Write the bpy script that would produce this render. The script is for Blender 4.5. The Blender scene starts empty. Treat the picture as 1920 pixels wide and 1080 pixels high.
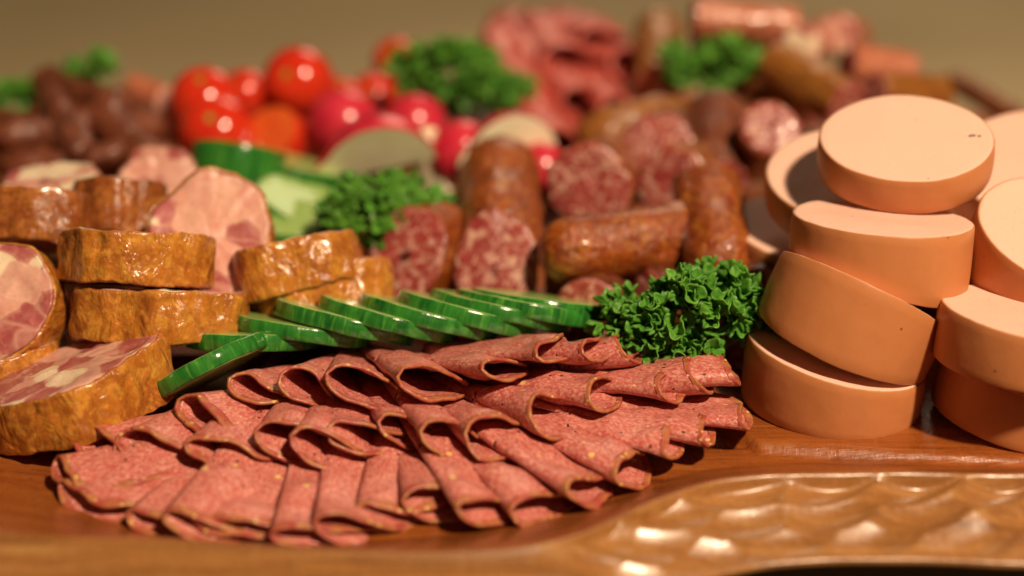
import bpy, math, random
import numpy as np
from mathutils import Vector, Matrix, noise
R_ = math.radians
random.seed(7)
sc = bpy.context.scene
C = sc.collection
CM = 0.01                       # geometry below is written in centimetres; one pass at the end turns it into metres

# ------------------------------------------------------------------ camera
PITCH = R_(20.0); CH = 18.0; FPX = 2740.0
cam = bpy.data.cameras.new('camera'); camo = bpy.data.objects.new('camera', cam); C.objects.link(camo)
cam.sensor_width = 36; cam.lens = 36 * FPX / 1920
cam.clip_start = 0.01; cam.clip_end = 50
camo.location = (0, 0, CH * CM); camo.rotation_euler = (math.pi / 2 - PITCH, 0, 0)
cam.dof.use_dof = True; cam.dof.focus_distance = 0.405; cam.dof.aperture_fstop = 3.9; cam.dof.aperture_blades = 0
sc.camera = camo
# ------------------------------------------------------------------ light
w = bpy.data.worlds.new('World'); sc.world = w; w.use_nodes = True
w.node_tree.nodes['Background'].inputs[0].default_value = (1.0, 0.62, 0.33, 1)
w.node_tree.nodes['Background'].inputs[1].default_value = 0.04
def area(name, loc, to, size, power, col, sy=None):
    l = bpy.data.lights.new(name, 'AREA'); l.size = size; l.energy = power; l.color = col
    if sy: l.shape = 'RECTANGLE'; l.size_y = sy
    else: l.shape = 'DISK'
    o = bpy.data.objects.new(name, l); C.objects.link(o); o.location = loc
    o.rotation_euler = (Vector(to) - Vector(loc)).to_track_quat('-Z', 'Y').to_euler(); return o
area('key_lamp', (0.46, -0.24, 0.98), (0.02, 0.45, 0), 0.10, 24.0, (1.0, 0.76, 0.51))
area('back_lamp', (0.25, 1.9, 1.05), (0, 0.35, 0), 0.70, 4.0, (1.0, 0.80, 0.55))
sc.view_settings.view_transform = 'Standard'; sc.view_settings.look = 'None'
sc.view_settings.exposure = 0.0; sc.view_settings.gamma = 1; sc.view_settings.use_curve_mapping = False

def at(px, py, z):              # where the line of sight through a photo pixel meets height z (cm)
    v = (540 - py) / FPX; d = Vector(((px - 960) / FPX, math.cos(PITCH) + v * math.sin(PITCH), -math.sin(PITCH) + v * math.cos(PITCH)))
    return Vector((0, 0, CH)) + d * ((z - CH) / d.z)
def cpp(px, py, z):             # centimetres per photo pixel there
    v = (540 - py) / FPX; return (z - CH) / (-math.sin(PITCH) + v * math.cos(PITCH)) / FPX

# ------------------------------------------------------------------ object helpers
def tag(o, label=None, cat=None, group=None, kind=None):
    for k, v in (('label', label), ('category', cat), ('group', group), ('kind', kind)):
        if v: o[k] = v
    return o
def thing(name, M, label, cat, group=None):
    o = bpy.data.objects.new(name, None); C.objects.link(o); o.matrix_world = M
    o.empty_display_size = 0.01
    return tag(o, label, cat, group)
def mesh(name, V, F, mat, parent=None, smooth=True, solid=None):
    me = bpy.data.meshes.new(name); me.from_pydata([tuple(v) for v in V], [], [tuple(f) for f in F]); me.update()
    if isinstance(mat, (list, tuple)):
        for m in mat: me.materials.append(m)
    else: me.materials.append(mat)
    if smooth: me.polygons.foreach_set('use_smooth', [True] * len(me.polygons))
    o = bpy.data.objects.new(name, me); C.objects.link(o)
    if parent: o.parent = parent
    if solid:
        md = o.modifiers.new('thickness', 'SOLIDIFY'); md.thickness = solid; md.offset = 0
    return o
def frame(pos, X, Z):
    Z = Z.normalized(); Y = Z.cross(X).normalized(); X = Y.cross(Z).normalized()
    M = Matrix((X, Y, Z)).transposed().to_4x4(); M.translation = pos; return M
def n3(x, y, z): return noise.noise(Vector((x, y, z)))

# ------------------------------------------------------------------ materials
class MB:
    def __init__(s, name, rough=0.5, spec=0.5, coat=0, sss=0, sssr=(1, .35, .2), ssss=0.004):
        s.m = bpy.data.materials.new(name); s.m.use_nodes = True; s.nt = s.m.node_tree; s.N = s.nt.nodes; s.L = s.nt.links
        s.b = s.N['Principled BSDF']; b = s.b.inputs
        b['Roughness'].default_value = rough; b['Specular IOR Level'].default_value = spec
        b['Coat Weight'].default_value = coat; b['Coat Roughness'].default_value = 0.12
        b['Subsurface Weight'].default_value = sss; b['Subsurface Radius'].default_value = sssr; b['Subsurface Scale'].default_value = ssss
        tc = s.N.new('ShaderNodeTexCoord'); oi = s.N.new('ShaderNodeObjectInfo')
        a = s.N.new('ShaderNodeVectorMath'); a.operation = 'SCALE'; s.L.new(tc.outputs['Object'], a.inputs[0]); a.inputs['Scale'].default_value = 100
        r = s.N.new('ShaderNodeMath'); r.operation = 'MULTIPLY'; s.L.new(oi.outputs['Random'], r.inputs[0]); r.inputs[1].default_value = 37
        c = s.N.new('ShaderNodeVectorMath'); c.operation = 'ADD'; s.L.new(a.outputs[0], c.inputs[0]); s.L.new(r.outputs[0], c.inputs[1])
        s.v = c.outputs[0]; s.v0 = a.outputs[0]; s.rnd = oi.outputs['Random']; s._b = None
    def inp(s, sock, val):
        if isinstance(val, bpy.types.NodeSocket): s.L.new(val, sock)
        elif val is not None:
            sock.default_value = (tuple(val) + (1,))[:4] if isinstance(val, (tuple, list)) and len(sock.default_value) == 4 else val
    def stretch(s, v, sx, sy, sz):
        a = s.N.new('ShaderNodeVectorMath'); a.operation = 'MULTIPLY'; s.L.new(v, a.inputs[0]); a.inputs[1].default_value = (sx, sy, sz); return a.outputs[0]
    def noise(s, scale, det=3, rough=.5, dist=0, v=None, col=False):
        n = s.N.new('ShaderNodeTexNoise'); s.L.new(v or s.v, n.inputs['Vector']); n.inputs['Scale'].default_value = scale
        n.inputs['Detail'].default_value = det; n.inputs['Roughness'].default_value = rough; n.inputs['Distortion'].default_value = dist
        return n.outputs[1 if col else 0]
    def vor(s, scale, out='Distance', feat='F1', rnd=1, v=None, warp=0):
        v = v or s.v
        if warp:
            nn = s.noise(scale * .8, 2, v=v, col=True); m = s.N.new('ShaderNodeVectorMath'); m.operation = 'SCALE'; s.L.new(nn, m.inputs[0]); m.inputs['Scale'].default_value = warp
            a = s.N.new('ShaderNodeVectorMath'); a.operation = 'ADD'; s.L.new(m.outputs[0], a.inputs[0]); s.L.new(v, a.inputs[1]); v = a.outputs[0]
        n = s.N.new('ShaderNodeTexVoronoi'); n.feature = feat; s.L.new(v, n.inputs['Vector']); n.inputs['Scale'].default_value = scale; n.inputs['Randomness'].default_value = rnd
        return n.outputs[out]
    def ramp(s, fac, stops, const=False):
        r = s.N.new('ShaderNodeValToRGB'); s.L.new(fac, r.inputs[0]); e = r.color_ramp.elements
        if const: r.color_ramp.interpolation = 'CONSTANT'
        while len(e) < len(stops): e.new(.5)
        for i, (p, c) in enumerate(stops):
            e[i].position = p; e[i].color = (c, c, c, 1) if isinstance(c, (int, float)) else (*c, 1)
        return r.outputs[0]
    def mix(s, fac, a, b, mode='MIX'):
        m = s.N.new('ShaderNodeMix'); m.data_type = 'RGBA'; m.blend_type = mode
        s.inp(m.inputs[0], fac); s.inp(m.inputs[6], a); s.inp(m.inputs[7], b); return m.outputs[2]
    def math(s, op, a, b=0):
        m = s.N.new('ShaderNodeMath'); m.operation = op; s.inp(m.inputs[0], a); s.inp(m.inputs[1], b); return m.outputs[0]
    def bump(s, h, strength, dist):          # dist in cm
        n = s.N.new('ShaderNodeBump'); n.inputs['Strength'].default_value = strength; n.inputs['Distance'].default_value = dist * CM
        s.L.new(h, n.inputs['Height'])
        if s._b: s.L.new(s._b, n.inputs['Normal'])
        s._b = n.outputs[0]; s.L.new(s._b, s.b.inputs['Normal']); return s
    def col(s, c): s.inp(s.b.inputs['Base Color'], c); return s
    def rough(s, c): s.inp(s.b.inputs['Roughness'], c); return s
    def specks(s, base, scale, size, colr, keep=.5, v=None):   # separate round specks, only in some of the cells
        d = s.vor(scale, v=v, warp=.15 / scale * 2); c = s.vor(scale, 'Color', v=v, warp=.15 / scale * 2)
        sep = s.N.new('ShaderNodeSeparateColor'); s.L.new(c, sep.inputs[0])
        k = s.math('MULTIPLY', s.math('LESS_THAN', d, size), s.math('LESS_THAN', sep.outputs[0], keep))
        return s.mix(k, base, colr)

def m_bologna():
    m = MB('bologna_meat', .6, .2, 0, .25, ssss=.004)
    c = m.mix(m.noise(.5, 3), (.75, .455, .35), (.81, .52, .41)); c = m.mix(m.math('MULTIPLY', m.noise(9, 3), .35), c, (.70, .40, .29))
    c = m.specks(c, 2.4, .06, (.35, .12, .06), .35); c = m.specks(c, 5.0, .10, (.52, .26, .16), .16)
    return m.col(c).bump(m.noise(2.5, 4, .6, v=m.stretch(m.v, 5, .3, 1)), .22, .02).bump(m.noise(7, 5, .65), .28, .03).bump(m.noise(28, 3), .12, .01).m
def m_bcasing():
    m = MB('bologna_casing', .42, .4, 0, .12, ssss=.003)
    c = m.mix(m.noise(.6, 4, .6), (.50, .18, .062), (.57, .225, .085)); c = m.mix(m.ramp(m.noise(4, 4, .6), [(.45, 0.), (.8, .3)]), c, (.50, .17, .05))
    c = m.specks(c, 1.5, .05, (.16, .04, .02), .5); c = m.specks(c, 3.1, .06, (.40, .13, .05), .3)
    return m.col(c).bump(m.noise(1.8, 4), .25, .06).bump(m.noise(20, 3), .10, .01).m
def m_hammeat():
    m = MB('coarse_ham_meat', .36, .5, .12, .25)
    v = m.v; cc = m.vor(1.05, 'Color', v=v, warp=1.0); sep = m.N.new('ShaderNodeSeparateColor'); m.L.new(cc, sep.inputs[0])
    base = m.mix(.12, m.ramp(sep.outputs[0], [(0, (.64, .30, .23)), (.18, (.36, .06, .07)), (.38, (.68, .38, .29)), (.50, (.33, .05, .06)), (.70, (.66, .34, .27)), (.82, (.84, .72, .50))], True), m.ramp(m.noise(1.0, 4, .6, 1.5), [(.35, (.45, .13, .12)), (.65, (.80, .56, .42))]))
    e = m.vor(1.05, 'Distance', 'DISTANCE_TO_EDGE', v=v, warp=1.0)
    base = m.mix(m.ramp(e, [(0, .5), (.10, 0.)]), base, (.70, .42, .31))
    base = m.mix(m.ramp(m.noise(3.5, 4, .6, 1.0), [(.48, 0.), (.75, .3)]), base, (.74, .48, .35))
    base = m.mix(m.ramp(m.noise(6, 3, .6), [(.5, 0.), (.75, .4)]), base, (.50, .17, .14))
    return m.col(base).bump(m.noise(3, 4), .35, .06).bump(m.noise(14, 3), .2, .02).m
def m_casing(name, a, b, c_, rough=.28, wr=.5, sc_=1.0, st=(.55, 1.5, 1.5), fine=.8, dk=.6):
    m = MB(name, rough, .5, .3, .06, ssss=.002)
    c = m.mix(m.ramp(m.noise(.9 * sc_, 4, .6, .6), [(.32, 0.), (.68, 1.)]), a, b); c = m.mix(m.ramp(m.noise(2.2 * sc_, 4, .65, .8), [(.48, 0.), (.72, .85)]), c, c_)
    c = m.mix(m.ramp(m.noise(6 * sc_, 4, .7, .5), [(.46, 0.), (.62, dk)]), c, tuple(x * .36 for x in a))
    c = m.mix(m.ramp(m.vor(3.2 * sc_, warp=.3), [(0., .45), (.32, 0.)]), c, tuple(min(1, x * 1.7 + .03) for x in b))
    m.rough(m.ramp(m.noise(3, 3), [(.3, rough * .7), (.7, rough * 1.7)]))
    rv = m.stretch(m.v, *st)
    return m.col(c).bump(m.noise(1.5 * sc_, 3, .5, 1.2, v=rv), wr * .75, .2).bump(m.noise(5.0 * sc_, 4, .55, .6), wr * fine, .08).bump(m.noise(22, 2), .1, .01).m
def m_cut():
    m = MB('smoked_sausage_meat', .38, .5, .12, .2)
    c = m.ramp(m.noise(1.3, 4, .6), [(.3, (.22, .024, .022)), (.7, (.37, .055, .048))])
    c = m.mix(m.ramp(m.noise(3.4, 4, .6, 1.0), [(.52, 0.), (.60, .75)]), c, (.72, .44, .34))
    c = m.mix(m.ramp(m.noise(2.1, 3, .5, 1.2), [(.57, 0.), (.70, .7)]), c, (.74, .50, .37))
    c = m.mix(m.ramp(m.noise(7, 3), [(.5, 0.), (.65, .5)]), c, (.26, .03, .03))
    return m.col(c).bump(m.noise(5, 4, .6), .5, .05).bump(m.noise(20, 3), .2, .015).m
def m_salami():
    m = MB('salami_meat', .36, .5, 0, .18, ssss=.002)
    c = m.mix(m.noise(1.1, 3), (.40, .052, .046), (.52, .115, .095)); sv = m.stretch(m.v, 1, 2.0, 1)
    c = m.mix(m.ramp(m.noise(8, 4, .65, .4, v=sv), [(.40, 0.), (.64, .8)]), c, (.74, .38, .30))
    c = m.mix(m.ramp(m.noise(13, 3, .6), [(.50, 0.), (.70, .6)]), c, (.36, .045, .035))
    c = m.specks(c, 5.0, .13, (.78, .50, .36), .30); c = m.specks(c, 3.2, .14, (.03, .018, .012), .2); c = m.specks(c, 1.7, .16, (.74, .48, .17), .2); c = m.specks(c, 1.9, .12, (.04, .025, .015), .2, v=m.stretch(m.v, 1, 1.8, 1))
    return m.col(c).bump(m.noise(9, 4, .6), .35, .03).bump(m.noise(30, 3), .2, .012).m
def m_rind():
    m = MB('salami_rind', .45, .45, .1, .1, ssss=.002)
    c = m.mix(m.ramp(m.noise(2.6, 4, .6), [(.40, 0.), (.62, 1.)]), (.36, .062, .045), (.42, .17, .06))
    c = m.specks(c, 4.4, .24, (.68, .42, .13), .38); c = m.specks(c, 6, .18, (.05, .03, .02), .22)
    return m.col(c).bump(m.vor(6, warp=.05), .45, .04).m
def m_cskin():
    m = MB('cucumber_skin', .2, .5, .35, .1, (.3, 1, .2), .002)
    sv = m.stretch(m.v, 1, 1, .12)
    c = m.mix(m.ramp(m.noise(3.0, 4, .6, v=sv), [(.35, 0.), (.72, 1.)]), (.009, .095, .014), (.045, .26, .03))
    c = m.mix(m.ramp(m.noise(7, 3, .5, v=sv), [(.55, 0.), (.75, .45)]), c, (.18, .48, .07))
    return m.col(c).bump(m.noise(2.5, 3), .4, .06).bump(m.noise(12, 3), .25, .015).m
def m_cflesh():
    m = MB('cucumber_flesh', .25, .5, .2, .35, (.5, 1, .2), .005)
    return m.col(m.mix(m.noise(2, 3), (.20, .38, .07), (.42, .56, .18))).bump(m.noise(5, 3), .3, .03).m
def m_simple(name, a, b, s_=1.5, rough=.3, coat=0, sss=0, bs=.1, sssr=(1, .35, .2), bd=.03):
    m = MB(name, rough, .5, coat, sss, sssr)
    return m.col(m.mix(m.ramp(m.noise(s_, 4, .6), [(.3, 0.), (.7, 1.)]), a, b)).bump(m.noise(s_ * 3, 3), bs, bd).m
def m_parsley():
    m = MB('parsley_leaf', .42, .4, .05, .0)
    c = m.mix(m.ramp(m.noise(.9, 3), [(.3, 0.), (.7, 1.)]), (.07, .27, .022), (.17, .44, .05)); c = m.mix(m.ramp(m.noise(4, 3), [(.45, 0.), (.8, .7)]), c, (.02, .11, .012)); c = m.mix(m.ramp(m.noise(.55, 2), [(.5, 0.), (.7, .6)]), c, (.16, .38, .04))
    m.b.inputs['Transmission Weight'].default_value = 0
    tr = m.N.new('ShaderNodeBsdfTranslucent'); tr.inputs[0].default_value = (.14, .38, .03, 1); mx = m.N.new('ShaderNodeMixShader'); mx.inputs[0].default_value = .22
    out = m.N['Material Output']; m.L.new(m.b.outputs[0], mx.inputs[1]); m.L.new(tr.outputs[0], mx.inputs[2]); m.L.new(mx.outputs[0], out.inputs[0])
    return m.col(c).bump(m.noise(12, 3), .3, .02).m
def m_wood(name='varnished_wood', cs=((.10, .02, .005), (.27, .070, .013), (.38, .125, .028)), r0=.2, coat=.35):
    m = MB(name, .3, .5, coat, 0); m.b.inputs['Coat Roughness'].default_value = .2
    sv = m.stretch(m.v0, .07, 1.0, .8)
    g = m.noise(2.2, 6, .65, .8, v=sv); c = m.ramp(g, [(.28, cs[0]), (.5, cs[1]), (.72, cs[2])])
    c = m.mix(m.ramp(m.noise(16, 4, .7, v=m.stretch(m.v0, .05, 1, 1)), [(.45, 0.), (.75, .6)]), c, tuple(.5 * q for q in cs[1]))
    c = m.mix(m.ramp(m.noise(.25, 2), [(.35, 0.), (.7, .5)]), c, tuple(1.1 * q for q in cs[1]))
    c = m.mix(m.ramp(m.noise(34, 3, .6, v=m.stretch(m.v0, .08, 1, 1)), [(.58, 0.), (.68, .7)]), c, tuple(.35 * q for q in cs[1]))
    fl = m.noise(5, 4, .7, v=m.stretch(m.v0, 1.6, .35, .35)); c = m.mix(m.ramp(fl, [(.55, 0.), (.7, .35)]), c, cs[2])
    m.rough(m.ramp(m.noise(5, 4), [(.3, r0), (.7, r0 + .2)]))
    return m.col(c).bump(m.noise(8, 5, .65, v=m.stretch(m.v0, .12, 1, 1)), .35, .035).bump(m.noise(3, 4, .6, v=m.stretch(m.v0, 2.2, .35, 1)), .35, .03).bump(m.noise(30, 3), .25, .008).m
def m_cloth():
    m = MB('table_top', .75, .3); c = m.mix(m.ramp(m.noise(.02, 3), [(.3, 0.), (.7, 1.)]), (.36, .275, .145), (.52, .41, .235))
    return m.col(c).bump(m.noise(3, 3), .1, .02).m
def m_ham():
    m = MB('cured_ham_meat', .4, .45, .15, .2)
    c = m.ramp(m.noise(.55, 4, .6, .8), [(.3, (.38, .05, .04)), (.58, (.54, .10, .075)), (.75, (.66, .24, .17)), (.88, (.76, .46, .34))])
    return m.col(c).bump(m.noise(2, 4), .3, .05).m

BM, BC, HM, CUT, SAL, RIND = m_bologna(), m_bcasing(), m_hammeat(), m_cut(), m_salami(), m_rind()
RIM_SHEEN = m_wood('carved_rim_wood_painted_sheen', ((.13, .045, .010), (.31, .130, .036), (.47, .25, .085)), .22, .35)  # platter wood with the rim's reflected sheen painted in as lighter tan
GOLD = m_casing('golden_casing', (.30, .085, .014), (.54, .20, .026), (.66, .33, .05), .20, .9, 1, (1.25, 1.25, .7), .32, .25)
REDC = m_casing('reddish_casing', (.22, .05, .013), (.38, .12, .022), (.46, .19, .035), .26, .6, 1, (1.2, 1.2, .8), .55)
ORNG = m_casing('orange_casing', (.17, .024, .006), (.37, .075, .009), (.54, .21, .022), .27, .75, 1.3, (1.4, 1, 1), 1.0)
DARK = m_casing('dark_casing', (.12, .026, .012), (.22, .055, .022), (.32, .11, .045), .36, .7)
OCHR = m_casing('ochre_casing', (.26, .085, .016), (.42, .17, .028), (.24, .06, .014), .3, .5)
PINKC = m_casing('pink_red_casing', (.50, .15, .08), (.58, .20, .10), (.50, .13, .06), .35, .3)
CSK, CFL, PAR, WOOD, CLOTH, HAM = m_cskin(), m_cflesh(), m_parsley(), m_wood(), m_cloth(), m_ham()
TOM = m_simple('tomato_skin', (.60, .022, .010), (.70, .045, .012), .8, .12, .6, .2, .03)
TOMF = m_simple('tomato_flesh', (.66, .06, .012), (.74, .15, .03), 2, .2, .3, 0, .4)
RAD = m_simple('radish_skin', (.52, .015, .04), (.66, .04, .07), 1.0, .25, .3, .1, .08)
RADF = m_simple('radish_flesh', (.80, .72, .48), (.88, .82, .60), 1.2, .3, .1, 0, .1)
STEM = m_simple('herb_stem', (.06, .22, .02), (.12, .34, .05), 2, .4, 0, 0, .1)

# ------------------------------------------------------------------ the setting
def box_sheet(name, x0, x1, y0, y1, z, th, mat, kind='structure'):
    V = [(x, y, zz) for zz in (z, z - th) for x, y in ((x0, y0), (x1, y0), (x1, y1), (x0, y1))]
    F = [(0, 1, 2, 3), (7, 6, 5, 4), (0, 4, 5, 1), (1, 5, 6, 2), (2, 6, 7, 3), (3, 7, 4, 0)]
    return tag(mesh(name, V, F, mat, smooth=False), kind=kind)
box_sheet('table_top', -160, 160, 34.5, 230, -3.0, 3.0, CLOTH)
box_sheet('floor', -400, 400, -200, 500, -75, 2, m_simple('dark_floor', (.02, .014, .010), (.035, .024, .016), .05, .7))

# the platter: radial height field with floor, inner slope, carved rim
CX, CY = 0.0, 56.0
def polar(p): return math.atan2(p[1] - CY, p[0] - CX), math.hypot(p[0] - CX, p[1] - CY)
def ell(a, b, th): return 1 / math.sqrt((math.cos(th) / a) ** 2 + (math.sin(th) / b) ** 2)
def radial(front, a, b, wob):
    pts = [polar(p) for p in front]; lo = min(t for t, r in pts) - .25; hi = max(t for t, r in pts) + .25
    for k in range(48):
        t = -math.pi + 2 * math.pi * k / 48
        if t < lo or t > hi: pts.append((t, ell(a, b, t) + wob * math.sin(7 * t)))
    pts.sort(); T = np.array([p[0] for p in pts]); Rr = np.array([p[1] for p in pts])
    T = np.concatenate([T - 2 * math.pi, T, T + 2 * math.pi]); Rr = np.concatenate([Rr] * 3)
    g = np.linspace(-math.pi, math.pi, 1441)[:-1]; r = np.interp(g, T, Rr)
    k = np.exp(-np.linspace(-2, 2, 25) ** 2); k /= k.sum()
    r = np.convolve(np.concatenate([r[-12:], r, r[:12]]), k, 'valid'); return g, r
ZR = 1.0
fl = [at(*p, 0)[:2] for p in ((60, 838), (150, 925), (250, 990), (420, 1015), (600, 1020), (800, 1005), (950, 980), (1150, 930), (1300, 882), (1450, 866), (1700, 866), (1920, 872))]
fl = [(-18.5, 41)] + fl + [(17, 37)]
rin = [at(*p, ZR)[:2] for p in ((0, 1003), (300, 1010), (600, 1030), (850, 1038), (1000, 1028), (1100, 1000), (1220, 940), (1340, 900), (1450, 888), (1700, 884), (1920, 890))]
rin = [(-20, 34.5)] + rin + [(18, 34)]
rout = [(-21, 31)] + [at(*p, .1)[:2] for p in ((0, 1130), (300, 1130), (700, 1140), (1000, 1140), (1150, 1130), (1300, 1095), (1420, 1066), (1560, 1056), (1750, 1056), (1920, 1066))] + [(19, 31)]
g, rf = radial(fl, 33, 20.5, .3); _, ri = radial(rin, 35.5, 22.5, .3); _, ro = radial(rout, 38, 24.5, .5)
ri = np.maximum(ri, rf + .5); ro = np.maximum(ro, ri + 1.4)
rng = np.random.RandomState(3)
seeds = []
for row, s in enumerate((.17, .50, .80)):
    t = -math.pi + row * .03
    while t < math.pi:
        i = int((t + math.pi) / (2 * math.pi) * 1440) % 1440
        wd = (ro[i] - ri[i]); rr = ri[i] + wd * (s + rng.uniform(-.03, .03)); seeds.append((t, rr, CX + rr * math.cos(t), CY + rr * math.sin(t)))
        t += (2.0 + rng.uniform(-.3, .5)) / rr * (1.0 if row else .9)
sd = np.array([(s[2], s[3]) for s in seeds])
prof = list(np.linspace(0, .97, 34)) 
P1 = at(1420, 830, .25); P2 = at(1920, 862, .25)
def plat(x, y):                 # raised step that carries the sausages and the bologna slices
    yb = np.interp(x, [-30, 3.6, 5.2, P1.x, P2.x, 30], [43, 42, 38.8, P1.y, P2.y, P2.y - .6])
    s = np.clip((y - yb + .36) / .36, 0, 1); return .32 * s
cols = []
NT = len(g); ct, st = np.cos(g), np.sin(g)
def ring(r, z): cols.append(np.stack([CX + r * ct, CY + r * st, z], 1))
for s in np.concatenate([np.linspace(0.004, .70, 18), np.linspace(.705, 1, 60)]):
    r = rf * s; x = CX + r * ct; y = CY + r * st; ring(r, plat(x, y))
for s in np.linspace(.03, .97, 22):
    r = rf + (ri - rf) * s; x = CX + r * ct; y = CY + r * st
    e = s * s * (3 - 2 * s) * .45 + s * .55
    ring(r, np.maximum(ZR * e, plat(x, y)) )
for s in np.linspace(0, 1, 90):
    r = ri + (ro - ri) * s; x = CX + r * ct; y = CY + r * st
    z = ZR - .78 * s ** 2.0 * np.clip((ro - ri) / 2.2, .4, 1)
    d2 = ((x[:, None] - sd[None, :, 0]) ** 2 + (y[:, None] - sd[None, :, 1]) ** 2 * 2.6)
    # anisotropic in the rim frame: long gouges along the edge
    dx = x[:, None] - sd[None, :, 0]; dy = y[:, None] - sd[None, :, 1]
    da = -dx * st[:, None] + dy * ct[:, None]; dr = dx * ct[:, None] + dy * st[:, None]
    q = (da / 1.3) ** 2 + (dr / .50) ** 2
    qm = np.clip(q.min(1), 0, 1.9)
    fade = np.clip(s / .04, 0, 1) * np.clip((.97 - s) / .10, 0, 1) * (1 - .45 * s)
    # the carving is on the wide, bulging stretches of the rim
    th_amt = np.clip(.35 + .9 * np.sin(4 * g + 1.62 * 0 + np.pi * .5 + 1.1), 0, 1)
    fx = np.clip((x - 0.6) / 1.8, 0, 1) * (y < 45) + (y >= 45) * th_amt
    z = z - .27 * (1.9 - qm) * fade * fx
    ring(r, z)
zb = cols[-1][:, 2]
ring(ro + .03, zb - .10); ring(ro - .10, zb - .25); ring(ro - .8, zb - .6); ring(ro - 2.4, zb * 0 - 1.7); ring(ro - 5, zb * 0 - 2.4); ring(ro * .5, zb * 0 - 2.98); ring(ro * .004, zb * 0 - 2.98)
V = np.concatenate(cols); F = []
for i in range(len(cols) - 1):
    a = i * NT; b = a + NT
    F += [(a + j, b + j, b + (j + 1) % NT, a + (j + 1) % NT) for j in range(NT)]
F.append(tuple(range(NT - 1, -1, -1))[::-1])
F.append(tuple((len(cols) - 1) * NT + j for j in range(NT))[::-1])
NI = 78 + 22
po = mesh('serving_platter', V, F, [WOOD, RIM_SHEEN])
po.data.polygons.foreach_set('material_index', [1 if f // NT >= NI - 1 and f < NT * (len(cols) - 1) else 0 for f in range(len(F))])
tag(po, 'large varnished wooden serving platter with scalloped carved rim under all the food', 'platter')

# ------------------------------------------------------------------ builders
def orient(pos, tilt, roll, az=0):
    M = Matrix.Rotation(R_(roll), 4, 'Y') @ Matrix.Rotation(R_(tilt), 4, 'X') @ Matrix.Rotation(R_(az), 4, 'Z')
    M.translation = pos; return M
def slice_(name, pos, ra, rb, T, tilt, roll, label, cat, group, face, side, az=0, wt=(0, 0), wb=(0, 0), lump=.02, seed=0, ew=.045, rough=0.02, parts=('meat', 'casing'), bev=.06, ns=96, nb=7):
    """A puck cut from a sausage: tilt = top face towards the camera, roll = right side down; wt/wb = slope of each cut (x, y)."""
    root = thing(name, orient(pos, tilt, roll, az), label, cat, group)
    def rad(th): return 1 + lump * (n3(math.cos(th) * 1.3, math.sin(th) * 1.3, seed * 3.1) * 1.6 + .4 * n3(math.cos(th) * 4, math.sin(th) * 4, seed * 2.3))
    def P(r, th, side_, zoff=0):
        k = rad(th); x = ra * k * r * math.cos(th); y = rb * k * r * math.sin(th)
        wx, wy = wt if side_ > 0 else wb
        z = side_ * T / 2 + wx * x + wy * y + rough * n3(x * .9, y * .9, seed + side_ * 5) + rough * .5 * n3(x * 3, y * 3, seed) + zoff * side_
        return (x, y, z)
    ths = [2 * math.pi * i / ns for i in range(ns)]; rw = ew / ra
    # meat: closed body just inside the casing
    V = []; Fm = []
    def ringv(r, s, zo=0): V.extend(P(r, t, s, zo) for t in ths); return len(V) // ns - 1
    R = [ringv(.02, 1, .012), ringv(.2, 1, .012)] + [ringv(k / 10, 1, .012) for k in range(4, 10)] + [ringv(.96, 1, .010), ringv(1 - rw, 1, 0), ringv(1 - rw * 1.05, 1, -.12)]
    R += [ringv(1 - rw * 1.05, -1, -.12), ringv(1 - rw, -1, 0), ringv(.6, -1, .012), ringv(.02, -1, .012)]
    for a, b in zip(R, R[1:]): Fm += [(a * ns + j, b * ns + j, b * ns + (j + 1) % ns, a * ns + (j + 1) % ns) for j in range(ns)]
    Fm.append(tuple(range(ns))); Fm.append(tuple(reversed(range(R[-1] * ns, R[-1] * ns + ns))))
    mesh(parts[0], V, Fm, face, root)
    V = []; Fc = []
    R = [ringv(1 - rw * 1.04, 1, -.14), ringv(1 - rw, 1, -.002), ringv(1 - rw * .45, 1, -.004), ringv(1 - .006, 1, -bev * .45), ringv(1, 1, -bev)]
    for k in range(1, nb):
        q = k / nb; bul = 1 + .012 * math.sin(math.pi * q)
        for t in ths:
            a = Vector(P(bul, t, 1, -bev)); b = Vector(P(bul, t, -1, -bev)); p = a.lerp(b, q); nn = 1 + lump * .45 * (n3(p.x * 2.2, p.y * 2.2, p.z * 1.2 + seed * 7) + (.35 * n3(p.x * 6, p.y * 6, p.z * 3) if nb > 7 else 0)); V.append((p.x * nn, p.y * nn, p.z))
        R.append(len(V) // ns - 1)
    R += [ringv(1, -1, -bev), ringv(1 - .006, -1, -bev * .45), ringv(1 - rw * .45, -1, -.004), ringv(1 - rw, -1, -.002), ringv(1 - rw * 1.04, -1, -.14)]
    for a, b in zip(R, R[1:]): Fc += [(a * ns + j, b * ns + j, b * ns + (j + 1) % ns, a * ns + (j + 1) % ns) for j in range(ns)]
    mesh(parts[1], V, Fc, side, root)
    return root

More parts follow.
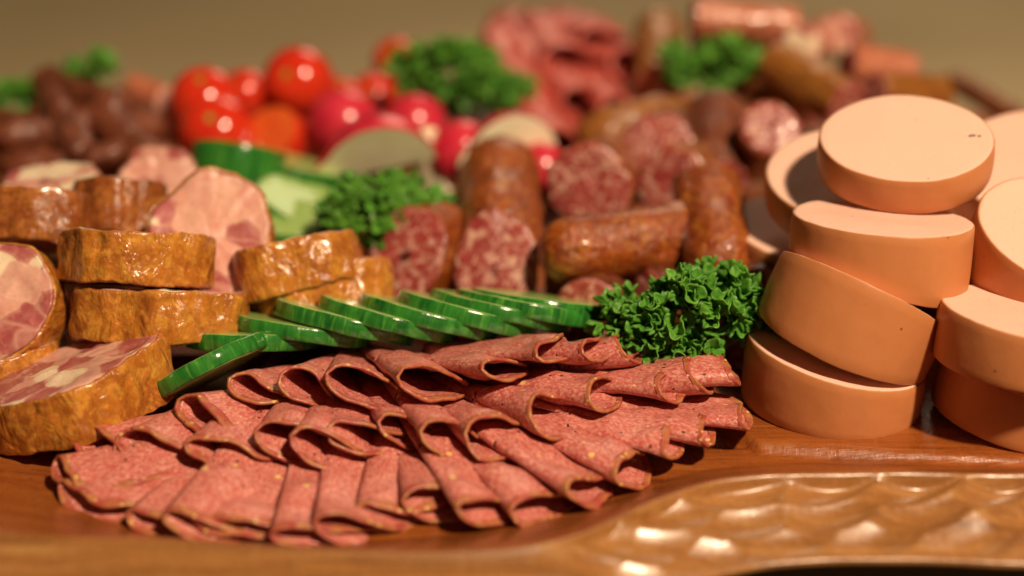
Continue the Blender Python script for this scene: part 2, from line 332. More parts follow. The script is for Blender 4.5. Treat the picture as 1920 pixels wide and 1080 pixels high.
def sausage(name, p0, p1, r, label, cat, group, casing, face=None, ends=('cut', 'cut'), bend=0, cut0=(0, 0), cut1=(0, 0), seed=0, lump=.10, waist=0, nr=72, squash=1):
    """Length of sausage from p0 to p1 (end centres); cutN = slopes of that cut (along side, along up)."""
    X = p1 - p0; L = X.length; X.normalize(); Zu = Vector((0, 0, 1)); Zu = (Zu - X * Zu.dot(X)).normalized() if abs(X.z) < .98 else Vector((0, -1, 0))
    root = thing(name, frame((p0 + p1) / 2, X, Zu), label, cat, group)
    nt = 34; V = []; F = []; ths = [2 * math.pi * i / nr for i in range(nr)]
    def prof(q):
        k = 1
        tip = min(.48, 1.35 * r / L)
        if ends[0] == 'tip' and q < tip: k *= math.sqrt(max(0, 1 - (1 - q / tip) ** 2)) ** .9 * .9 + .1
        if ends[1] == 'tip' and q > 1 - tip: k *= math.sqrt(max(0, 1 - (1 - (1 - q) / tip) ** 2)) ** .9 * .9 + .1
        return k * (1 - waist * math.exp(-((q - .5) / .14) ** 2))
    def pt(q, rr, th, disp=True):
        cy, sz = math.cos(th), math.sin(th); k = prof(q) * rr
        y = r * k * cy; z = r * k * sz * squash
        w0 = max(0, 1 - q / .5) ** 1.2; w1 = max(0, (q - .5) / .5) ** 1.2
        x = (q - .5) * L + w0 * (cut0[0] * y + cut0[1] * z) + w1 * (cut1[0] * y + cut1[1] * z)
        if disp:
            nn = 1 + lump * (n3(x * .7, y * .9, z * .9 + seed * 5) + .45 * n3(x * 2, y * 2.4, z * 2.4 + seed * 3)) + .05 * n3(x * .9, cy * 3.5 + seed, sz * 3.5) * (1 - .5 * abs(n3(x, y, seed))); y *= nn; z *= nn
        z += bend * (1 - (2 * q - 1) ** 2); return (x, y, z)
    qs = [.5 - .5 * math.cos(math.pi * (i / (nt - 1))) * (1 if abs(math.cos(math.pi * i / (nt - 1))) < 2 else 1) for i in range(nt)]
    for q in qs: V += [pt(q, 1, t) for t in ths]
    for i in range(nt - 1): F += [(i * nr + j, (i + 1) * nr + j, (i + 1) * nr + (j + 1) % nr, i * nr + (j + 1) % nr) for j in range(nr)]
    for e, q in ((0, 0.), (1, 1.)):      # roll the casing a little way over the rim (cut) or close it (tip)
        b = len(V); base = 0 if e == 0 else (nt - 1) * nr
        V += [pt(q, .93 if ends[e] == 'cut' else .5, t) for t in ths]
        F += [(base + j, b + j, b + (j + 1) % nr, base + (j + 1) % nr)[::(1 if e else -1)] for j in range(nr)]
        if ends[e] == 'tip': F.append(tuple(b + j for j in range(nr)))
    F = [tuple(reversed(f)) for f in F]
    mesh('casing', V, F, casing, root)
    for e in (0, 1):
        if ends[e] != 'cut': continue
        V = []; F = []; q = float(e); sg = -1 if e == 0 else 1
        for k, rr in enumerate((.985, .97, .93, .8, .6, .4, .2, .02)):
            for t in ths:
                p = pt(q, rr, t); off = [-.05, .015, .05, .07, .08, .085, .09, .09][k] + .05 * n3(p[1] * 2.5, p[2] * 2.5, seed)
                V.append((p[0] + sg * off, p[1], p[2]))
        for k in range(7): F += [(k * nr + j, (k + 1) * nr + j, (k + 1) * nr + (j + 1) % nr, k * nr + (j + 1) % nr)[::(-1 if e == 0 else 1)] for j in range(nr)]
        F.append(tuple(7 * nr + j for j in range(nr))[::(-1 if e == 0 else 1)])
        F = [tuple(reversed(f)) for f in F] if e == 0 else F
        mesh('cut_face', V, F, face or CUT, root)
    return root

def folded(name, pos, az, roll, pitch, R, r, label, cat, group, meat, rind, seed=0, th=.085, conv=.8, wav=.10, rw=.07, flare=.35, curl=0, lean=.9):
    """A thin round slice folded over once: the fold lies on the left along the axis, its mouth towards az."""
    F0 = Vector((math.sin(R_(az)), -math.cos(R_(az)), 0)); S0 = Vector((math.cos(R_(az)), math.sin(R_(az)), 0)); U0 = Vector((0, 0, 1))
    Mb = Matrix((F0, S0, U0)).transposed()                       # local x = towards the mouth, y = flap side, z = up
    M = (Mb @ Matrix.Rotation(R_(pitch), 3, 'Y') @ Matrix.Rotation(-R_(roll), 3, 'X')).to_4x4(); M.translation = pos
    root = thing(name, M, label, cat, group)
    nr, ns = 30, 120
    def fold(u, v):
        s = abs(u); sg = 1 if u >= 0 else -1; m = min(1, s / R)
        rv = max(.16, r * (1 - flare * .5 + flare * (v / R)) * (1 + .12 * n3(seed, v * .5, 2)))
        y = s * .96 - .10 * m; z = sg * rv * (1.12 * math.sin(math.pi * m ** .60) ** .85 * (1 - (1 - conv) * 0) + (1 - conv) * .5 * m)
        if v > 0: v = v + .50 * (R - math.sqrt(max(0, R * R - s * s))) * (v / R) * 1.5
        w_ = wav * (n3(u * .45 + seed, v * .5, sg * 1.5) + .5 * n3(u * 1.3, v * 1.3 + seed, sg * 3.)) * min(1, s / .6 + .3)
        edge = math.hypot(u, v) / R
        z += w_ + sg * curl * max(0, v / R) ** 3 * .5 + .05 * edge ** 6 * n3(math.atan2(v, u) * 3, seed, 0)
        return (v - R * .92 - lean * z, y, z)
    def grid(radii):
        V = []; F = []
        for q in radii:
            for j in range(ns):
                t = 2 * math.pi * j / ns; k = R * q * (1 + .03 * n3(math.cos(t) * 2, math.sin(t) * 2, seed) + .012 * n3(math.cos(t) * 9, math.sin(t) * 9, seed)); V.append(fold(k * math.sin(t), k * math.cos(t)))
        for k in range(len(radii) - 1): F += [(k * ns + j, (k + 1) * ns + j, (k + 1) * ns + (j + 1) % ns, k * ns + (j + 1) % ns) for j in range(ns)]
        return V, F
    V, F = grid([.01] + [(1 - rw * .7) * k / nr for k in range(1, nr + 1)]); F.append(tuple(reversed(range(ns))))
    mesh('meat', V, F, meat, root, solid=th)
    V, F = grid(np.linspace(1 - rw, 1, 5)); mesh('rind', V, F, rind, root, solid=th)
    return root

def parsley(name, pos, rx, ry, rz, n, label, seed=0, ls=.30):
    rnd = random.Random(seed); M = Matrix.Translation(pos); root = thing(name, M, label, 'parsley', 'curly parsley sprigs between the meats')
    V = []; F = []; SV = []; SF = []
    def tube(a, b, r0, r1, V, F, k=6):
        d = (b - a).normalized(); u = d.orthogonal().normalized(); v = d.cross(u); s = len(V)
        for i in range(5):
            q = i / 4; c = a.lerp(b, q) + u * .12 * math.sin(q * 3.1) ; rr = r0 + (r1 - r0) * q
            V.extend(c + (u * math.cos(6.283 * j / k) + v * math.sin(6.283 * j / k)) * rr for j in range(k))
        for i in range(4): F.extend((s + i * k + j, s + i * k + (j + 1) % k, s + (i + 1) * k + (j + 1) % k, s + (i + 1) * k + j) for j in range(k))
    heads = []
    nh = max(5, n // 9)
    for h in range(nh):
        th = rnd.uniform(0, 6.283); ph = math.acos(rnd.uniform(-.15, 1)); q = rnd.uniform(.55, .95)
        c = Vector((rx * math.sin(ph) * math.cos(th), ry * math.sin(ph) * math.sin(th), rz * (math.cos(ph)) * 1.0)) * q
        heads.append(c); tube(Vector((rnd.uniform(-.3, .3) * rx, rnd.uniform(-.2, .2) * ry, -rz * .7)), c, .07, .04, SV, SF)
    for i in range(n):
        c0 = heads[i % nh]; out = (c0 + Vector((0, 0, .4))).normalized()
        dirv = (out + Vector((rnd.gauss(0, .9), rnd.gauss(0, .9), rnd.gauss(0, .9)))).normalized()
        c = c0 + dirv * rnd.uniform(.15, .55) * min(rx, rz) * .7
        if c.z < -rz * .8: c.z = -rz * .8
        tube(c0, c, .035, .02, V, F, 4)
        sz = ls * rnd.uniform(.6, 1.3); u = dirv.orthogonal().normalized(); u.rotate(Matrix.Rotation(rnd.uniform(0, 6.28), 3, dirv)); v = dirv.cross(u)
        # a frilled leaflet: a short fan whose long edge is gathered into tight curls
        nu, nv = 34, 6; s = len(V); k = rnd.choice((2, 3, 3, 4)); am = rnd.uniform(.22, .42); p0 = rnd.uniform(0, 6); span = rnd.uniform(4.6, 6.2); cup = rnd.uniform(1.0, 1.9)
        for a in range(nv):
            q = a / (nv - 1)
            for b in range(nu):
                t = span * (b / (nu - 1) - .5); rr = sz * (.08 + q * (1 + .12 * math.sin(k * 2 * t + p0)))
                hgt = sz * (cup * q * .9 + am * q ** 1.6 * math.sin(k * t + p0)); curl = -sz * .45 * max(0, q - .6) ** 1.2 * (1 + math.cos(k * t + p0))
                V.append(c + (u * math.cos(t) + v * math.sin(t)) * (rr + curl) + dirv * (hgt + curl * .3))
        for a in range(nv - 1): F.extend((s + a * nu + b, s + a * nu + b + 1, s + (a + 1) * nu + b + 1, s + (a + 1) * nu + b) for b in range(nu - 1))
    mesh('leaves', V, F, PAR, root, solid=.035); mesh('stem', SV, SF, STEM, root); return root

# ------------------------------------------------------------------ bologna
GB = 'thick bologna slices piled on the right'
def bologna(px, py, z, wpx, T, tilt, roll, label, **k):
    s = cpp(px, py, z); return slice_('bologna_slice', at(px, py, z), wpx / 2 * s, wpx / 2 * s * k.pop('oval', 1), T, tilt, roll, label, 'bologna slice', GB, BM, BC, seed=px * .37, lump=.012, **k)
bologna(1562, 706, 1.10, 332, 1.62, 1, 3, 'thick bologna slice standing flat on the wood at the front, bottom of the left pile', wt=(-.13, 0))
bologna(1597, 592, 2.95, 330, 1.62, -7, 21, 'steeply leaning bologna slice seen edge on, second from the bottom of the left pile', wt=(-.11, -.17), wb=(.03, .12))
bologna(1648, 462, 4.80, 332, 1.70, -5, 2, 'thick bologna slice with a level top, directly under the topmost slice', wb=(-.22, 0.03))
top = bologna(1696, 286, 6.85, 318, 1.08, 16, -5, 'topmost bologna slice, its whole round face up with a dark speck near the right edge')
def speck(par, x, y, z, a, b):
    V = [(x + a * k * math.cos(t), y + b * k * math.sin(t), z + h) for k, h in ((1, -.01), (.7, .012)) for t in [6.2832 * i / 14 for i in range(14)]]
    mesh('peppercorn', V, [(i, (i + 1) % 14, 14 + (i + 1) % 14, 14 + i) for i in range(14)] + [tuple(range(14, 28))], m_simple('peppercorn_brown', (.08, .025, .015), (.13, .04, .02)), par)
speck(top, 1.88, -.28, .57, .12, .05); speck(top, 2.08, -.33, .565, .05, .04)
bologna(1598, 350, 5.25, 320, 1.10, 17, -6, 'bologna slice half shaded by the topmost slice, poking out on its left')
bologna(1955, 335, 5.0, 330, 1.2, 24, -6, 'bologna slice behind the topmost slice at the right picture edge')
bologna(1970, 473, 4.6, 308, 1.7, 24, 6, 'bologna slice at the right picture edge with its face tipped to the viewer')
bologna(1922, 634, 3.05, 330, 1.45, -2, 4, 'bologna slice in the middle of the right pile, between two others', wt=(-.05, 0))
bologna(1922, 735, 1.08, 330, 1.5, 2, 8, 'bottom bologna slice of the right pile, resting on the wood', wt=(-.06, 0))
bologna(1530, 455, 3.1, 320, 1.1, 8, 2, 'small pale corner of a bologna slice between a smoked sausage and the left pile')
bologna(1650, 470, 2.7, 300, 1.3, 0, 0, 'bologna slice mostly hidden behind the left pile, in deep shade')

# ------------------------------------------------------------------ coarse ham sausage
GH = 'thick ham sausage slices on the left'
def hams(px, py, z, wpx, T, tilt, roll, label, side=GOLD, **k):
    s = cpp(px, py, z); return slice_('ham_sausage_slice', at(px, py, z), wpx / 2 * s, wpx / 2 * s * k.pop('oval', .95), T, tilt, roll, label, 'ham sausage', GH, HM, side, seed=px * .31 + py, lump=.10, rough=.12, ew=.10, ns=150, nb=14, parts=('meat', 'casing'), **k)
hams(145, 738, 1.25, 335, 1.6, -5, -14, 'thick ham sausage slice lying with its pink face up at the lower left', wt=(.04, .05))
hams(300, 592, 2.25, 322, 1.50, -20, 2, 'golden brown ham sausage slice seen edge on, lower of two stacked beside the cucumber')
hams(262, 488, 3.85, 280, 1.50, -22, 3, 'golden brown ham sausage slice seen edge on, upper of two stacked slices')
hams(22, 580, 2.7, 205, 1.5, 52, -4, 'ham sausage slice at the left picture edge, marbled face to the viewer', oval=1.1)
hams(402, 462, 3.5, 240, 1.6, 52, 6, 'ham sausage slice leaning back with a marbled pink and white face, behind the stacked pair', oval=1.1)
hams(555, 505, 2.9, 250, 1.6, -22, -14, 'ham sausage slice with its bright end up, left of the parsley, behind another slice')
hams(600, 556, 2.0, 255, 1.9, -24, -6, 'glossy ham sausage slice with wrinkled skin right behind the cucumber row')
hams(65, 412, 4.3, 205, 1.7, -26, 4, 'reddish brown ham sausage slice above the marbled face at the left picture edge', REDC)
hams(228, 392, 4.2, 165, 1.7, -25, 0, 'reddish brown ham sausage slice with a yellow spot, left of the pale pink slice', REDC)
hams(300, 350, 3.6, 150, 1.4, 60, 14, 'smooth pale pink ham sausage slice beside the dark cucumber pieces', PINKC)
hams(100, 368, 3.9, 180, 1.4, 6, -3, 'blurred pink ham sausage slice in front of the dark dried sausages', PINKC)
hams(15, 690, .95, 230, 1.3, -5, -8, 'ham sausage slice hidden underneath at the left picture edge')

# ------------------------------------------------------------------ cucumber row in front
GC = 'cucumber slices shingled in a row'
ORD = ['first', 'second', 'third', 'fourth', 'fifth', 'sixth', 'seventh', 'eighth', 'ninth', 'tenth', 'eleventh', 'twelfth', 'thirteenth', 'fourteenth']
cu = [(380, 722, 1.5, -20, -30), (462, 664, 1.7, -18, 1), (556, 645, 1.85, -18, 9), (640, 630, 2.05, -18, 14), (722, 626, 2.1, -18, 15.5), (800, 622, 2.1, -18, 15.5), (872, 616, 2.1, -18, 15), (938, 609, 2.1, -18, 13), (990, 604, 2.1, -18, 11), (1015, 597, 2.1, -18, 8)]
for i, (px, py, z, ti, ro_) in enumerate(cu):
    s = cpp(px, py, z)
    slice_('cucumber_slice', at(px, py, z) + Vector((0, 1.2, 0)), (128 if i < 2 else 138) * s, 135 * s, .45 + .03 * math.sin(i * 2.4), ti, ro_, f'green cucumber slice, {ORD[i]} from the left in the row behind the salami', 'cucumber slice', GC, CFL, CSK, seed=i * 1.7, lump=.03, ew=.05, rough=.03, parts=('flesh', 'skin'), bev=.05)
GK = 'blurred cucumber pieces behind the front parsley'
def cuke(px, py, z, wpx, T, ti, ro_, label, oval=1):
    s = cpp(px, py, z); slice_('cucumber_slice', at(px, py, z), wpx / 2 * s, wpx / 2 * s * oval, T, ti, ro_, label, 'cucumber slice', GK, CFL, CSK, seed=px, lump=.03, ew=.12, parts=('flesh', 'skin'))
cuke(445, 315, 3.4, 175, 1.5, -22, 8, 'dark green cucumber piece below the tomatoes, skin to the viewer')
cuke(555, 325, 2.9, 175, .9, -8, 16, 'cucumber piece with a light cut edge, right of the darkest piece')
cuke(560, 390, 2.4, 180, .8, 10, 22, 'cucumber slice with its pale green flesh showing, above the golden ham sausage')
cuke(545, 425, 2.2, 150, .7, 10, 4, 'lowest blurred cucumber slice, just left of the parsley')
cuke(800, 385, 2.4, 150, 1.2, -15, 12, 'dark green cucumber piece between the parsley and the upright smoked sausage')

# ------------------------------------------------------------------ folded salami
GS = 'folded salami slices fanned out at the front'
rows = {
 'back': [(345, 748, 1.7, -42, 10, 2.4, .34), (436, 708, 2.1, -22, 14, 1.9, .34), (530, 700, 2.3, -8, 24, 1.7, .42), (612, 700, 2.45, 6, 22, 2.6, .52), (742, 704, 2.4, 16, 16, 2.4, .50), (896, 690, 2.45, 34, 8, 2.2, .36), (1000, 672, 2.5, 48, 4, 2.1, .34), (1085, 664, 2.5, 58, 4, 2.0, .32), (1165, 668, 2.2, 75, 6, 1.8, .34)],
 'middle': [(158, 808, 1.1, -48, 8, 2.2, .40), (228, 816, 1.25, -28, 12, 2.2, .44), (355, 822, 1.4, -12, 14, 2.6, .46), (480, 806, 1.5, -2, 15, 2.4, .40), (612, 805, 1.55, 4, 17, 2.6, .50), (708, 785, 1.65, 16, 20, 2.3, .46), (868, 808, 1.6, 24, 14, 2.4, .52), (985, 780, 1.7, 32, 12, 2.3, .48), (1095, 752, 1.75, 46, 8, 2.4, .44), (1230, 738, 1.7, 62, 6, 2.1, .40), (1300, 722, 1.7, 72, 2, 2.2, .42), (1365, 712, 1.75, 84, 0, 2.3, .46)],
 'front': [(112, 862, .75, -66, 4, 1.8, .36), (122, 902, .55, -52, 6, 2.0, .34), (248, 950, .5, -24, 12, 2.6, .36), (372, 968, .52, -12, 12, 2.5, .34), (508, 990, .5, -2, 12, 2.6, .40), (668, 945, .58, 4, 12, 2.5, .34), (752, 930, .7, 12, 14, 2.8, .46), (948, 950, .62, 26, 10, 2.7, .44), (1140, 890, .72, 48, 8, 2.6, .46), (1235, 850, .85, 60, 4, 2.4, .40), (1310, 830, .9, 68, 3, 2.4, .42), (1385, 800, .95, 80, 3, 2.2, .34)],
}
rows['front'] += [(310, 958, .72, -18, 16, 2.4, .34), (590, 966, .75, 2, 18, 2.5, .36), (850, 945, .85, 20, 15, 2.5, .40), (1050, 915, .9, 38, 12, 2.4, .42)]
rows['middle'] += [(548, 812, 1.6, 0, 20, 2.4, .42), (785, 800, 1.75, 18, 18, 2.3, .46)]
ORD += ['fifteenth', 'sixteenth']
k = 0
for row, lst in rows.items():
    lst.sort(key=lambda q: q[0])
    for i, (px, py, z, az, roll, R, r) in enumerate(lst):
        k += 1
        rq = random.Random(k)
        folded('salami_slice', at(px, py, z), az + rq.uniform(-6, 6), roll * 1.25 + rq.uniform(-3, 3), {'back': -15, 'middle': -8, 'front': 3}[row] + rq.uniform(-3, 3), R * (1.15 if row != 'front' else 1.2), r * rq.uniform(.54, .76) * (.66 if row == 'front' else 1), wav=.2, conv=rq.uniform(.6, .95), lean=rq.uniform(.5, .85), label= f'folded salami slice with browned seeded rind, {ORD[i]} from the left in the {row} row', cat='salami slice', group=GS, meat=SAL, rind=RIND, seed=k * 4.3)
# ------------------------------------------------------------------ smoked sausage pieces
GM = 'smoked sausage pieces heaped in the middle'
def sm(a, b, rpx, label, casing=ORNG, **k):
    r = rpx * cpp(*a); return sausage('sausage_piece', at(*a), at(*b), r, label, 'sausage piece', k.pop('group', GM), casing, **k)
sm((762, 480, 2.4), (885, 470, 1.5), 80, 'smoked sausage piece with its red cut face to the viewer, left of the upright one', cut0=(-.10, .35), seed=61, squash=1.2, ends=('cut', 'tip'))
sm((930, 500, 2.2), (946, 345, 3.7), 80, 'smoked sausage piece leaning upright, long oblique red cut at its lower end', ends=('cut', 'tip'), cut0=(.1, .95), seed=2)
sm((935, 385, 2.8), (938, 285, 4.0), 76, 'smoked sausage piece behind the upright one, its rough skin rising in front of the radishes', ends=('cut', 'tip'), seed=3, lump=.10)
sm((1103, 348, 3.7), (1150, 320, 2.4), 80, 'smoked sausage piece with a round speckled cut face, right of the upright ones', seed=4)
sm((1015, 478, 3.0), (1288, 442, 3.0), 68, 'golden brown smoked sausage end lying across, above the front parsley', ORNG, ends=('tip', 'cut'), seed=5, waist=.05)
sm((1352, 522, 2.5), (1325, 352, 4.1), 70, 'smoked sausage end hanging tip down over the front parsley', ORNG, ends=('tip', 'cut'), seed=6, waist=.05, cut1=(0, -.2))
sm((1232, 285, 3.9), (1270, 265, 2.8), 74, 'upper smoked sausage piece with a pale cut face, behind the round speckled one', DARK, seed=7, cut0=(0, .3))
sm((1262, 348, 3.4), (1340, 320, 2.5), 72, 'smoked sausage piece with a pink cut face between the round one and the hanging one', REDC, seed=8)
sm((1345, 190, 5.0), (1340, 350, 2.8), 62, 'dark brown smoked sausage piece standing left of the small pale cut face', DARK, seed=9, ends=('tip', 'cut'))
sm((1445, 240, 5.2), (1405, 292, 3.2), 56, 'dark smoked sausage piece with a small pale pink cut face beside the bologna pile', REDC, seed=10, cut0=(.1, .1))
sm((1085, 262, 3.6), (1285, 215, 4.2), 50, 'ochre smoked sausage lying slanted below the folded ham', OCHR, seed=11, ends=('tip', 'tip'))
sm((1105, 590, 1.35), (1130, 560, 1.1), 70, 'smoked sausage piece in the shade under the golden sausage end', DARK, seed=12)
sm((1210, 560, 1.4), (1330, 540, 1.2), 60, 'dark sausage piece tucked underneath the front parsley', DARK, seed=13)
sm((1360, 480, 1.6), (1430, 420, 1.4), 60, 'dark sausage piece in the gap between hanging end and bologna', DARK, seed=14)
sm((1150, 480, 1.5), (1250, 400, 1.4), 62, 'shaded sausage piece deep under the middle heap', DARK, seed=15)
sm((1385, 640, 1.2), (1500, 600, 1.2), 70, 'added dark sausage piece filling the shaded gap between front parsley and bologna', DARK, seed=51)  # added filler: its dark skin stands in for the pile's black shade
sm((1420, 560, 2.2), (1470, 500, 2.0), 60, 'added dark sausage piece filling the shaded gap behind the leaning bologna slice', DARK, seed=52)  # also added, to keep the shaded gap dark over the glossy wood
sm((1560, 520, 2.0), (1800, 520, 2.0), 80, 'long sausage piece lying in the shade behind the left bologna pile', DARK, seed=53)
sm((1040, 540, 1.3), (1240, 520, 1.3), 62, 'long sausage piece on the wood behind the cucumber row', REDC, seed=54)
GR = 'sausage pieces heaped at the back right'
sm((1235, 60, 5.5), (1232, 160, 4.0), 46, 'golden sausage piece standing upright beside the folded ham', OCHR, group=GR, seed=17, face=PINKC)
sm((1300, 35, 7.0), (1490, 50, 6.6), 38, 'orange red sausage lying at the very top of the picture', PINKC, group=GR, seed=18)
sm((1300, 100, 5.0), (1470, 110, 5.0), 36, 'reddish sausage below the one at the top of the picture', PINKC, group=GR, seed=19)
sm((1455, 120, 5.6), (1585, 195, 4.6), 46, 'golden sausage piece pointing down to the bologna pile', OCHR, group=GR, seed=20)
sm((1500, 90, 6.2), (1545, 70, 5.2), 42, 'pink cut sausage face left of the similar one near the top', PINKC, group=GR, seed=21, face=HM)
sm((1570, 62, 6.3), (1600, 72, 5.2), 38, 'pink cut sausage face furthest up on the right side', PINKC, group=GR, seed=22, face=HM)
sm((1590, 120, 5.0), (1700, 140, 4.4), 42, 'red sausage piece right of the pink cut faces', PINKC, group=GR, seed=23)
sm((1640, 175, 4.2), (1760, 180, 3.6), 40, 'brown sausage piece right behind the topmost bologna slice', OCHR, group=GR, seed=24)
sm((1790, 152, 3.6), (1960, 250, 3.4), 20, 'thin reddish sausage stick at the far right edge', REDC, group=GR, seed=25)
sm((1520, 200, 3.6), (1430, 190, 3.4), 40, 'brown sausage piece in the gap behind the small pale cut face', REDC, group=GR, seed=26)
sm((1330, 130, 3.4), (1480, 150, 3.2), 50, 'brown sausage piece hidden under the back parsley', REDC, group=GR, seed=27)
GD = 'dark dried sausages blurred at the back left'
for i, (a, b, r, lab) in enumerate([
    ((75, 150, 4.8), (230, 215, 4.6), 34, 'uppermost dark dried sausage, sloping right under the small parsley'),
    ((60, 215, 4.2), (250, 250, 4.0), 36, 'dark dried sausage in the middle of the back left heap'),
    ((-20, 235, 3.8), (160, 290, 3.6), 40, 'dark dried sausage at the left edge, middle of the heap'),
    ((150, 265, 3.6), (310, 235, 3.4), 38, 'dark dried sausage beside the lowest tomato'),
    ((-30, 290, 3.2), (150, 315, 3.2), 36, 'lowest dark dried sausage at the left edge'),
    ((170, 310, 3.0), (330, 300, 3.0), 34, 'lowest dark dried sausage right above the pale pink slice'),
    ((190, 190, 4.0), (320, 215, 3.6), 32, 'dark dried sausage left of the tomatoes'),
    ((90, 175, 4.9), (150, 290, 4.0), 28, 'short dark dried sausage lying across the others, pointing to the viewer'),
    ((-10, 260, 4.2), (210, 225, 4.3), 27, 'thin dark dried sausage slanting up across the back left heap'),
    ((200, 235, 4.3), (290, 300, 3.5), 28, 'thin dark dried sausage sloping down to the right in front of the tomatoes'),
    ((10, 320, 3.3), (240, 280, 3.9), 26, 'thin dark dried sausage above the blurred pink slice')]):
    sm(a, b, r * 1.02, lab, DARK, group=GD, seed=30 + i, lump=.24, ends=('tip', 'tip'))
sm((250, 165, 4.6), (310, 190, 4.2), 30, 'pink sausage bit right of the small parsley at the back left', PINKC, group=GD, seed=41, face=HM)

# ------------------------------------------------------------------ tomatoes
def tomato(px, py, z, rpx, label, cut=False, seed=0):
    r = rpx * cpp(px, py, z); root = thing('cherry_tomato', orient(at(px, py, z), 25 + seed * 9 % 40, seed * 31 % 60 - 30), label, 'tomato', 'cherry tomatoes')
    V = []; F = []; nu, nv = 48, 28
    top = .35 if cut else 0
    for i in range(nv + 1):
        ph = math.pi * (top + (1 - top) * i / nv) if i or cut else 0.001
        for j in range(nu):
            t = 2 * math.pi * j / nu; k = 1 - .10 * math.exp(-(ph / .35) ** 2) - .03 * math.exp(-((math.pi - ph) / .3) ** 2)
            V.append((r * k * math.sin(ph) * math.cos(t), r * k * math.sin(ph) * math.sin(t), r * 1.05 * k * math.cos(ph)))
    for i in range(nv): F += [(i * nu + j, (i + 1) * nu + j, (i + 1) * nu + (j + 1) % nu, i * nu + (j + 1) % nu) for j in range(nu)]
    mesh('skin', V, F, TOM, root)
    if cut:
        ph = math.pi * top; V = [(0, 0, r * 1.05 * math.cos(ph) + .04)] + [(r * q * math.sin(ph) * math.cos(6.2832 * j / 40), r * q * math.sin(ph) * math.sin(6.2832 * j / 40), r * 1.05 * math.cos(ph) + .03 * (q < .9)) for q in (.5, .8, .995) for j in range(40)]
        F = [(0, 1 + j, 1 + (j + 1) % 40) for j in range(40)] + [(1 + a * 40 + j, 41 + a * 40 + j, 41 + a * 40 + (j + 1) % 40, 1 + a * 40 + (j + 1) % 40) for a in (0, 1) for j in range(40)]
        mesh('flesh', V, F, TOMF, root)
    else:      # dried scar of the stalk
        V = [(0, 0, r * .955)] + [(r * .09 * (1 + .5 * (j % 2)) * math.cos(6.2832 * j / 12), r * .09 * (1 + .5 * (j % 2)) * math.sin(6.2832 * j / 12), r * .958) for j in range(12)]
        mesh('stalk_scar', V, [(0, 1 + j, 1 + (j + 1) % 12) for j in range(12)], STEM, root)
tomato(385, 195, 4.2, 68, 'red cherry tomato on the left of the tomato heap', seed=1)
tomato(462, 178, 4.0, 48, 'red cherry tomato between the left one and the tallest one', seed=2)
tomato(405, 250, 3.2, 72, 'lowest red cherry tomato at the front of the heap, above the dark cucumber', seed=3)
tomato(560, 155, 4.6, 67, 'largest red cherry tomato standing highest in the heap', seed=4)
tomato(640, 200, 3.4, 52, 'red cherry tomato in the shade right of the tallest one', seed=5)
tomato(745, 118, 4.2, 46, 'red cherry tomato peeping out over the large back parsley', seed=6)
tomato(520, 262, 2.9, 62, 'halved orange red cherry tomato in front of the heap', True, seed=2)
tomato(700, 185, 3.0, 48, 'red cherry tomato behind the whole radish', seed=8)
tomato(480, 240, 2.2, 60, 'shaded cherry tomato underneath the heap', seed=9)
tomato(585, 235, 2.2, 60, 'shaded cherry tomato below the tallest one', seed=10)
tomato(330, 225, 2.6, 46, 'shaded cherry tomato next to the dark dried sausages', seed=11)

# ------------------------------------------------------------------ radishes
def radish(px, py, z, rpx, rot, label, cut=None, pre=0):
    """whole radish, or one cut by planes through its middle (cut = wedge angle in degrees)"""
    r = rpx * cpp(px, py, z); M = Matrix.Rotation(R_(rot[2]), 4, 'Z') @ Matrix.Rotation(R_(rot[0]), 4, 'X') @ Matrix.Rotation(R_(rot[1]), 4, 'Y') @ Matrix.Rotation(R_(pre), 4, 'Z'); M.translation = at(px, py, z)
    root = thing('radish', M, label, 'radish', 'radishes'); ang = 2 * math.pi if not cut else R_(cut); nu, nv = 40, 26; V = []; F = []
    def P(ph, t, k=1): q = 1 + .05 * math.sin(ph) ** 2; zz = math.cos(ph); return (r * k * q * math.sin(ph) * math.cos(t), r * k * q * math.sin(ph) * math.sin(t), r * k * (zz * 1.05 - (.22 * max(0, -zz - .85) / .15)))
    n = nu + (1 if cut else 0)
    for i in range(nv + 1):
        for j in range(n): V.append(P(math.pi * i / nv * .998 + .002, ang * j / nu))
    for i in range(nv): F += [(i * n + j, (i + 1) * n + j, (i + 1) * n + (j + 1) % n, i * n + (j + 1) % n) for j in range(nu)]
    mesh('skin', V, F, RAD, root)
    if cut:
        V = []; F = []
        for t in (0, ang):
            b = len(V); V.append((0, 0, 0)); V += [P(math.pi * i / 40, t, k) for k in (.93, .988) for i in range(41)]
            ff = [(b, b + 1 + i, b + 2 + i) for i in range(40)] + [(b + 1 + i, b + 42 + i, b + 43 + i, b + 2 + i) for i in range(40)]
            F += ff if t == 0 else [tuple(reversed(f)) for f in ff]
        mesh('flesh', V, F, RADF, root, smooth=False)
    else:
        V = []; F = []
        for i in range(8):
            q = i / 7; rr = r * .10 * (1 - q) + .01; V += [(rr * math.cos(6.28 * j / 8) + .15 * q * q, rr * math.sin(6.28 * j / 8), -r * (1.0 + .5 * q)) for j in range(8)]
        for i in range(7): F += [(i * 8 + j, (i + 1) * 8 + j, (i + 1) * 8 + (j + 1) % 8, i * 8 + (j + 1) % 8) for j in range(8)]
        mesh('root_tip', V, F, RADF, root)
radish(645, 235, 3.6, 66, (70, 30, 0), 'whole pink red radish right of the halved tomato')
radish(714, 318, 3.0, 102, (0, 80, 8), 'radish wedge with a broad cream cut side, largest of the radishes', 118, 92)
radish(778, 235, 3.5, 58, (60, -20, 0), 'pinkish radish behind the large wedge')
radish(866, 288, 3.1, 62, (30, 10, 0), 'red radish right of the large cream wedge')
radish(962, 296, 3.2, 84, (0, 86, 16), 'halved radish with a cream face and red rim below the large parsley', 165, 26)
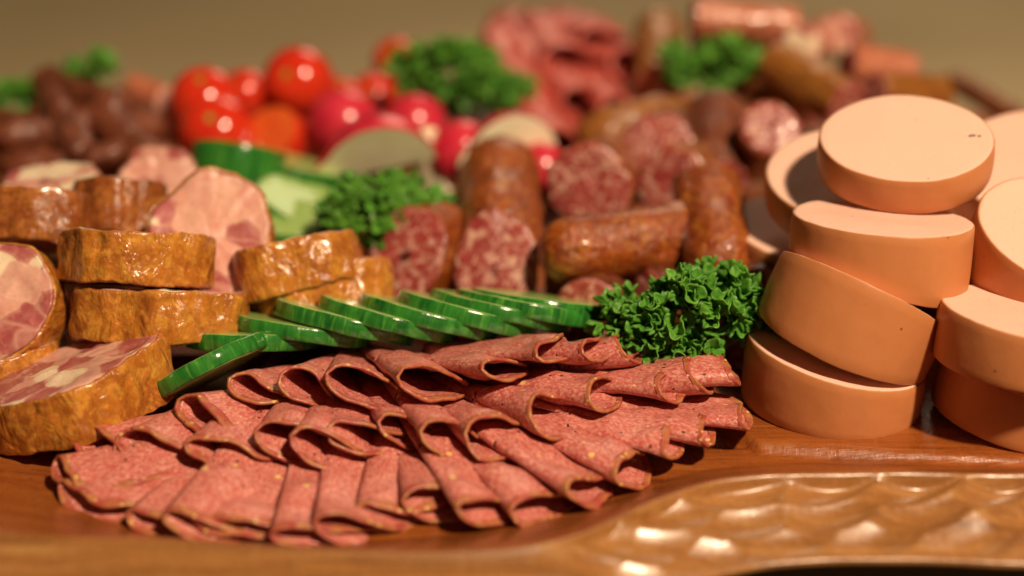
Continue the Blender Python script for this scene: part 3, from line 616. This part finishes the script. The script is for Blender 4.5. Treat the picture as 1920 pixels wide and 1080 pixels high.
radish(1015, 320, 2.8, 52, (20, 0, 0), 'red radish between the upright smoked sausage and the round cut face')
radish(812, 296, 3.1, 58, (-14, -22, 0), 'cream radish chunk at the right end of the large wedge', 100, 44)

# ------------------------------------------------------------------ cured ham folds
GF = 'folded cured ham slices at the back'
for i, (px, py, z, az, roll, R, r, pt_, lab) in enumerate([
    (860, 118, 4.2, -12, 16, 3.3, .55, 8, 'broad folded red ham slice at the left of the ham pile'),
    (1010, 95, 4.8, 6, 8, 3.4, .6, 6, 'uppermost folded ham slice in the ham pile'),
    (945, 165, 3.9, 8, 26, 3.2, .6, 14, 'folded red ham slice in the middle of the ham pile'),
    (1050, 150, 4.0, 22, 30, 3.2, .6, 12, 'folded ham slice sloping towards the ochre sausage'),
    (1000, 235, 3.0, 12, 34, 3.0, .6, 16, 'lowest folded ham slice above the radishes'),
    (1120, 175, 3.5, 18, 22, 2.8, .5, 12, 'small folded ham slice low beside the ochre sausage'),
    (1080, 62, 5.2, 14, 2, 2.8, .5, 2, 'flat pinkish ham slice on the very top of the ham pile'),
    (900, 60, 4.8, -4, 4, 3.0, .5, 2, 'thin red ham slice at the upper left edge of the ham pile'),
    (1140, 92, 4.6, 24, 6, 2.6, .5, 4, 'folded ham slice beside the standing golden sausage')]):
    folded('ham_slice', at(px, py + 24, z), az, roll, pt_, R * 1.2, r, lab, 'ham slice', GF, HAM, HAM, seed=90 + i * 3, th=.2, wav=.32, flare=.3, rw=.10, lean=.6)

# ------------------------------------------------------------------ parsley
parsley('parsley_sprig', at(1296, 618, 2.1), 2.45, 1.4, 1.55, 420, 'bright curly parsley in sharp focus between the salami and the bologna', 3, .24)
parsley('parsley_sprig', at(708, 418, 2.9), 2.0, 1.3, 1.3, 280, 'curly parsley above the red cut face of a smoked sausage', 5, .28)
parsley('parsley_sprig', at(858, 165, 4.4), 2.9, 1.7, 1.65, 200, 'large blurred curly parsley beside the folded ham', 8, .36)
parsley('parsley_sprig', at(1345, 140, 5.0), 2.2, 1.3, 1.0, 130, 'blurred curly parsley among the back right sausages', 11, .34)
parsley('parsley_sprig', at(182, 138, 5.2), 1.1, .8, .65, 50, 'small blurred parsley on top of the dark dried sausages', 13, .32)
parsley('parsley_sprig', at(40, 195, 4.0), 1.0, .8, .6, 45, 'small blurred parsley at the left picture edge', 14, .32)
parsley('parsley_sprig', at(288, 200, 3.8), .8, .6, .5, 30, 'tiny blurred parsley left of the tomatoes', 15, .3)

# ------------------------------------------------------------------ centimetres to metres
for me in bpy.data.meshes: me.transform(Matrix.Scale(CM, 4)); me.update()
for o in C.objects:
    if o.type in ('MESH', 'EMPTY') and o.parent is None: 
        o.location = o.location * CM
    for md in o.modifiers:
        if md.type == 'SOLIDIFY': md.thickness *= CM
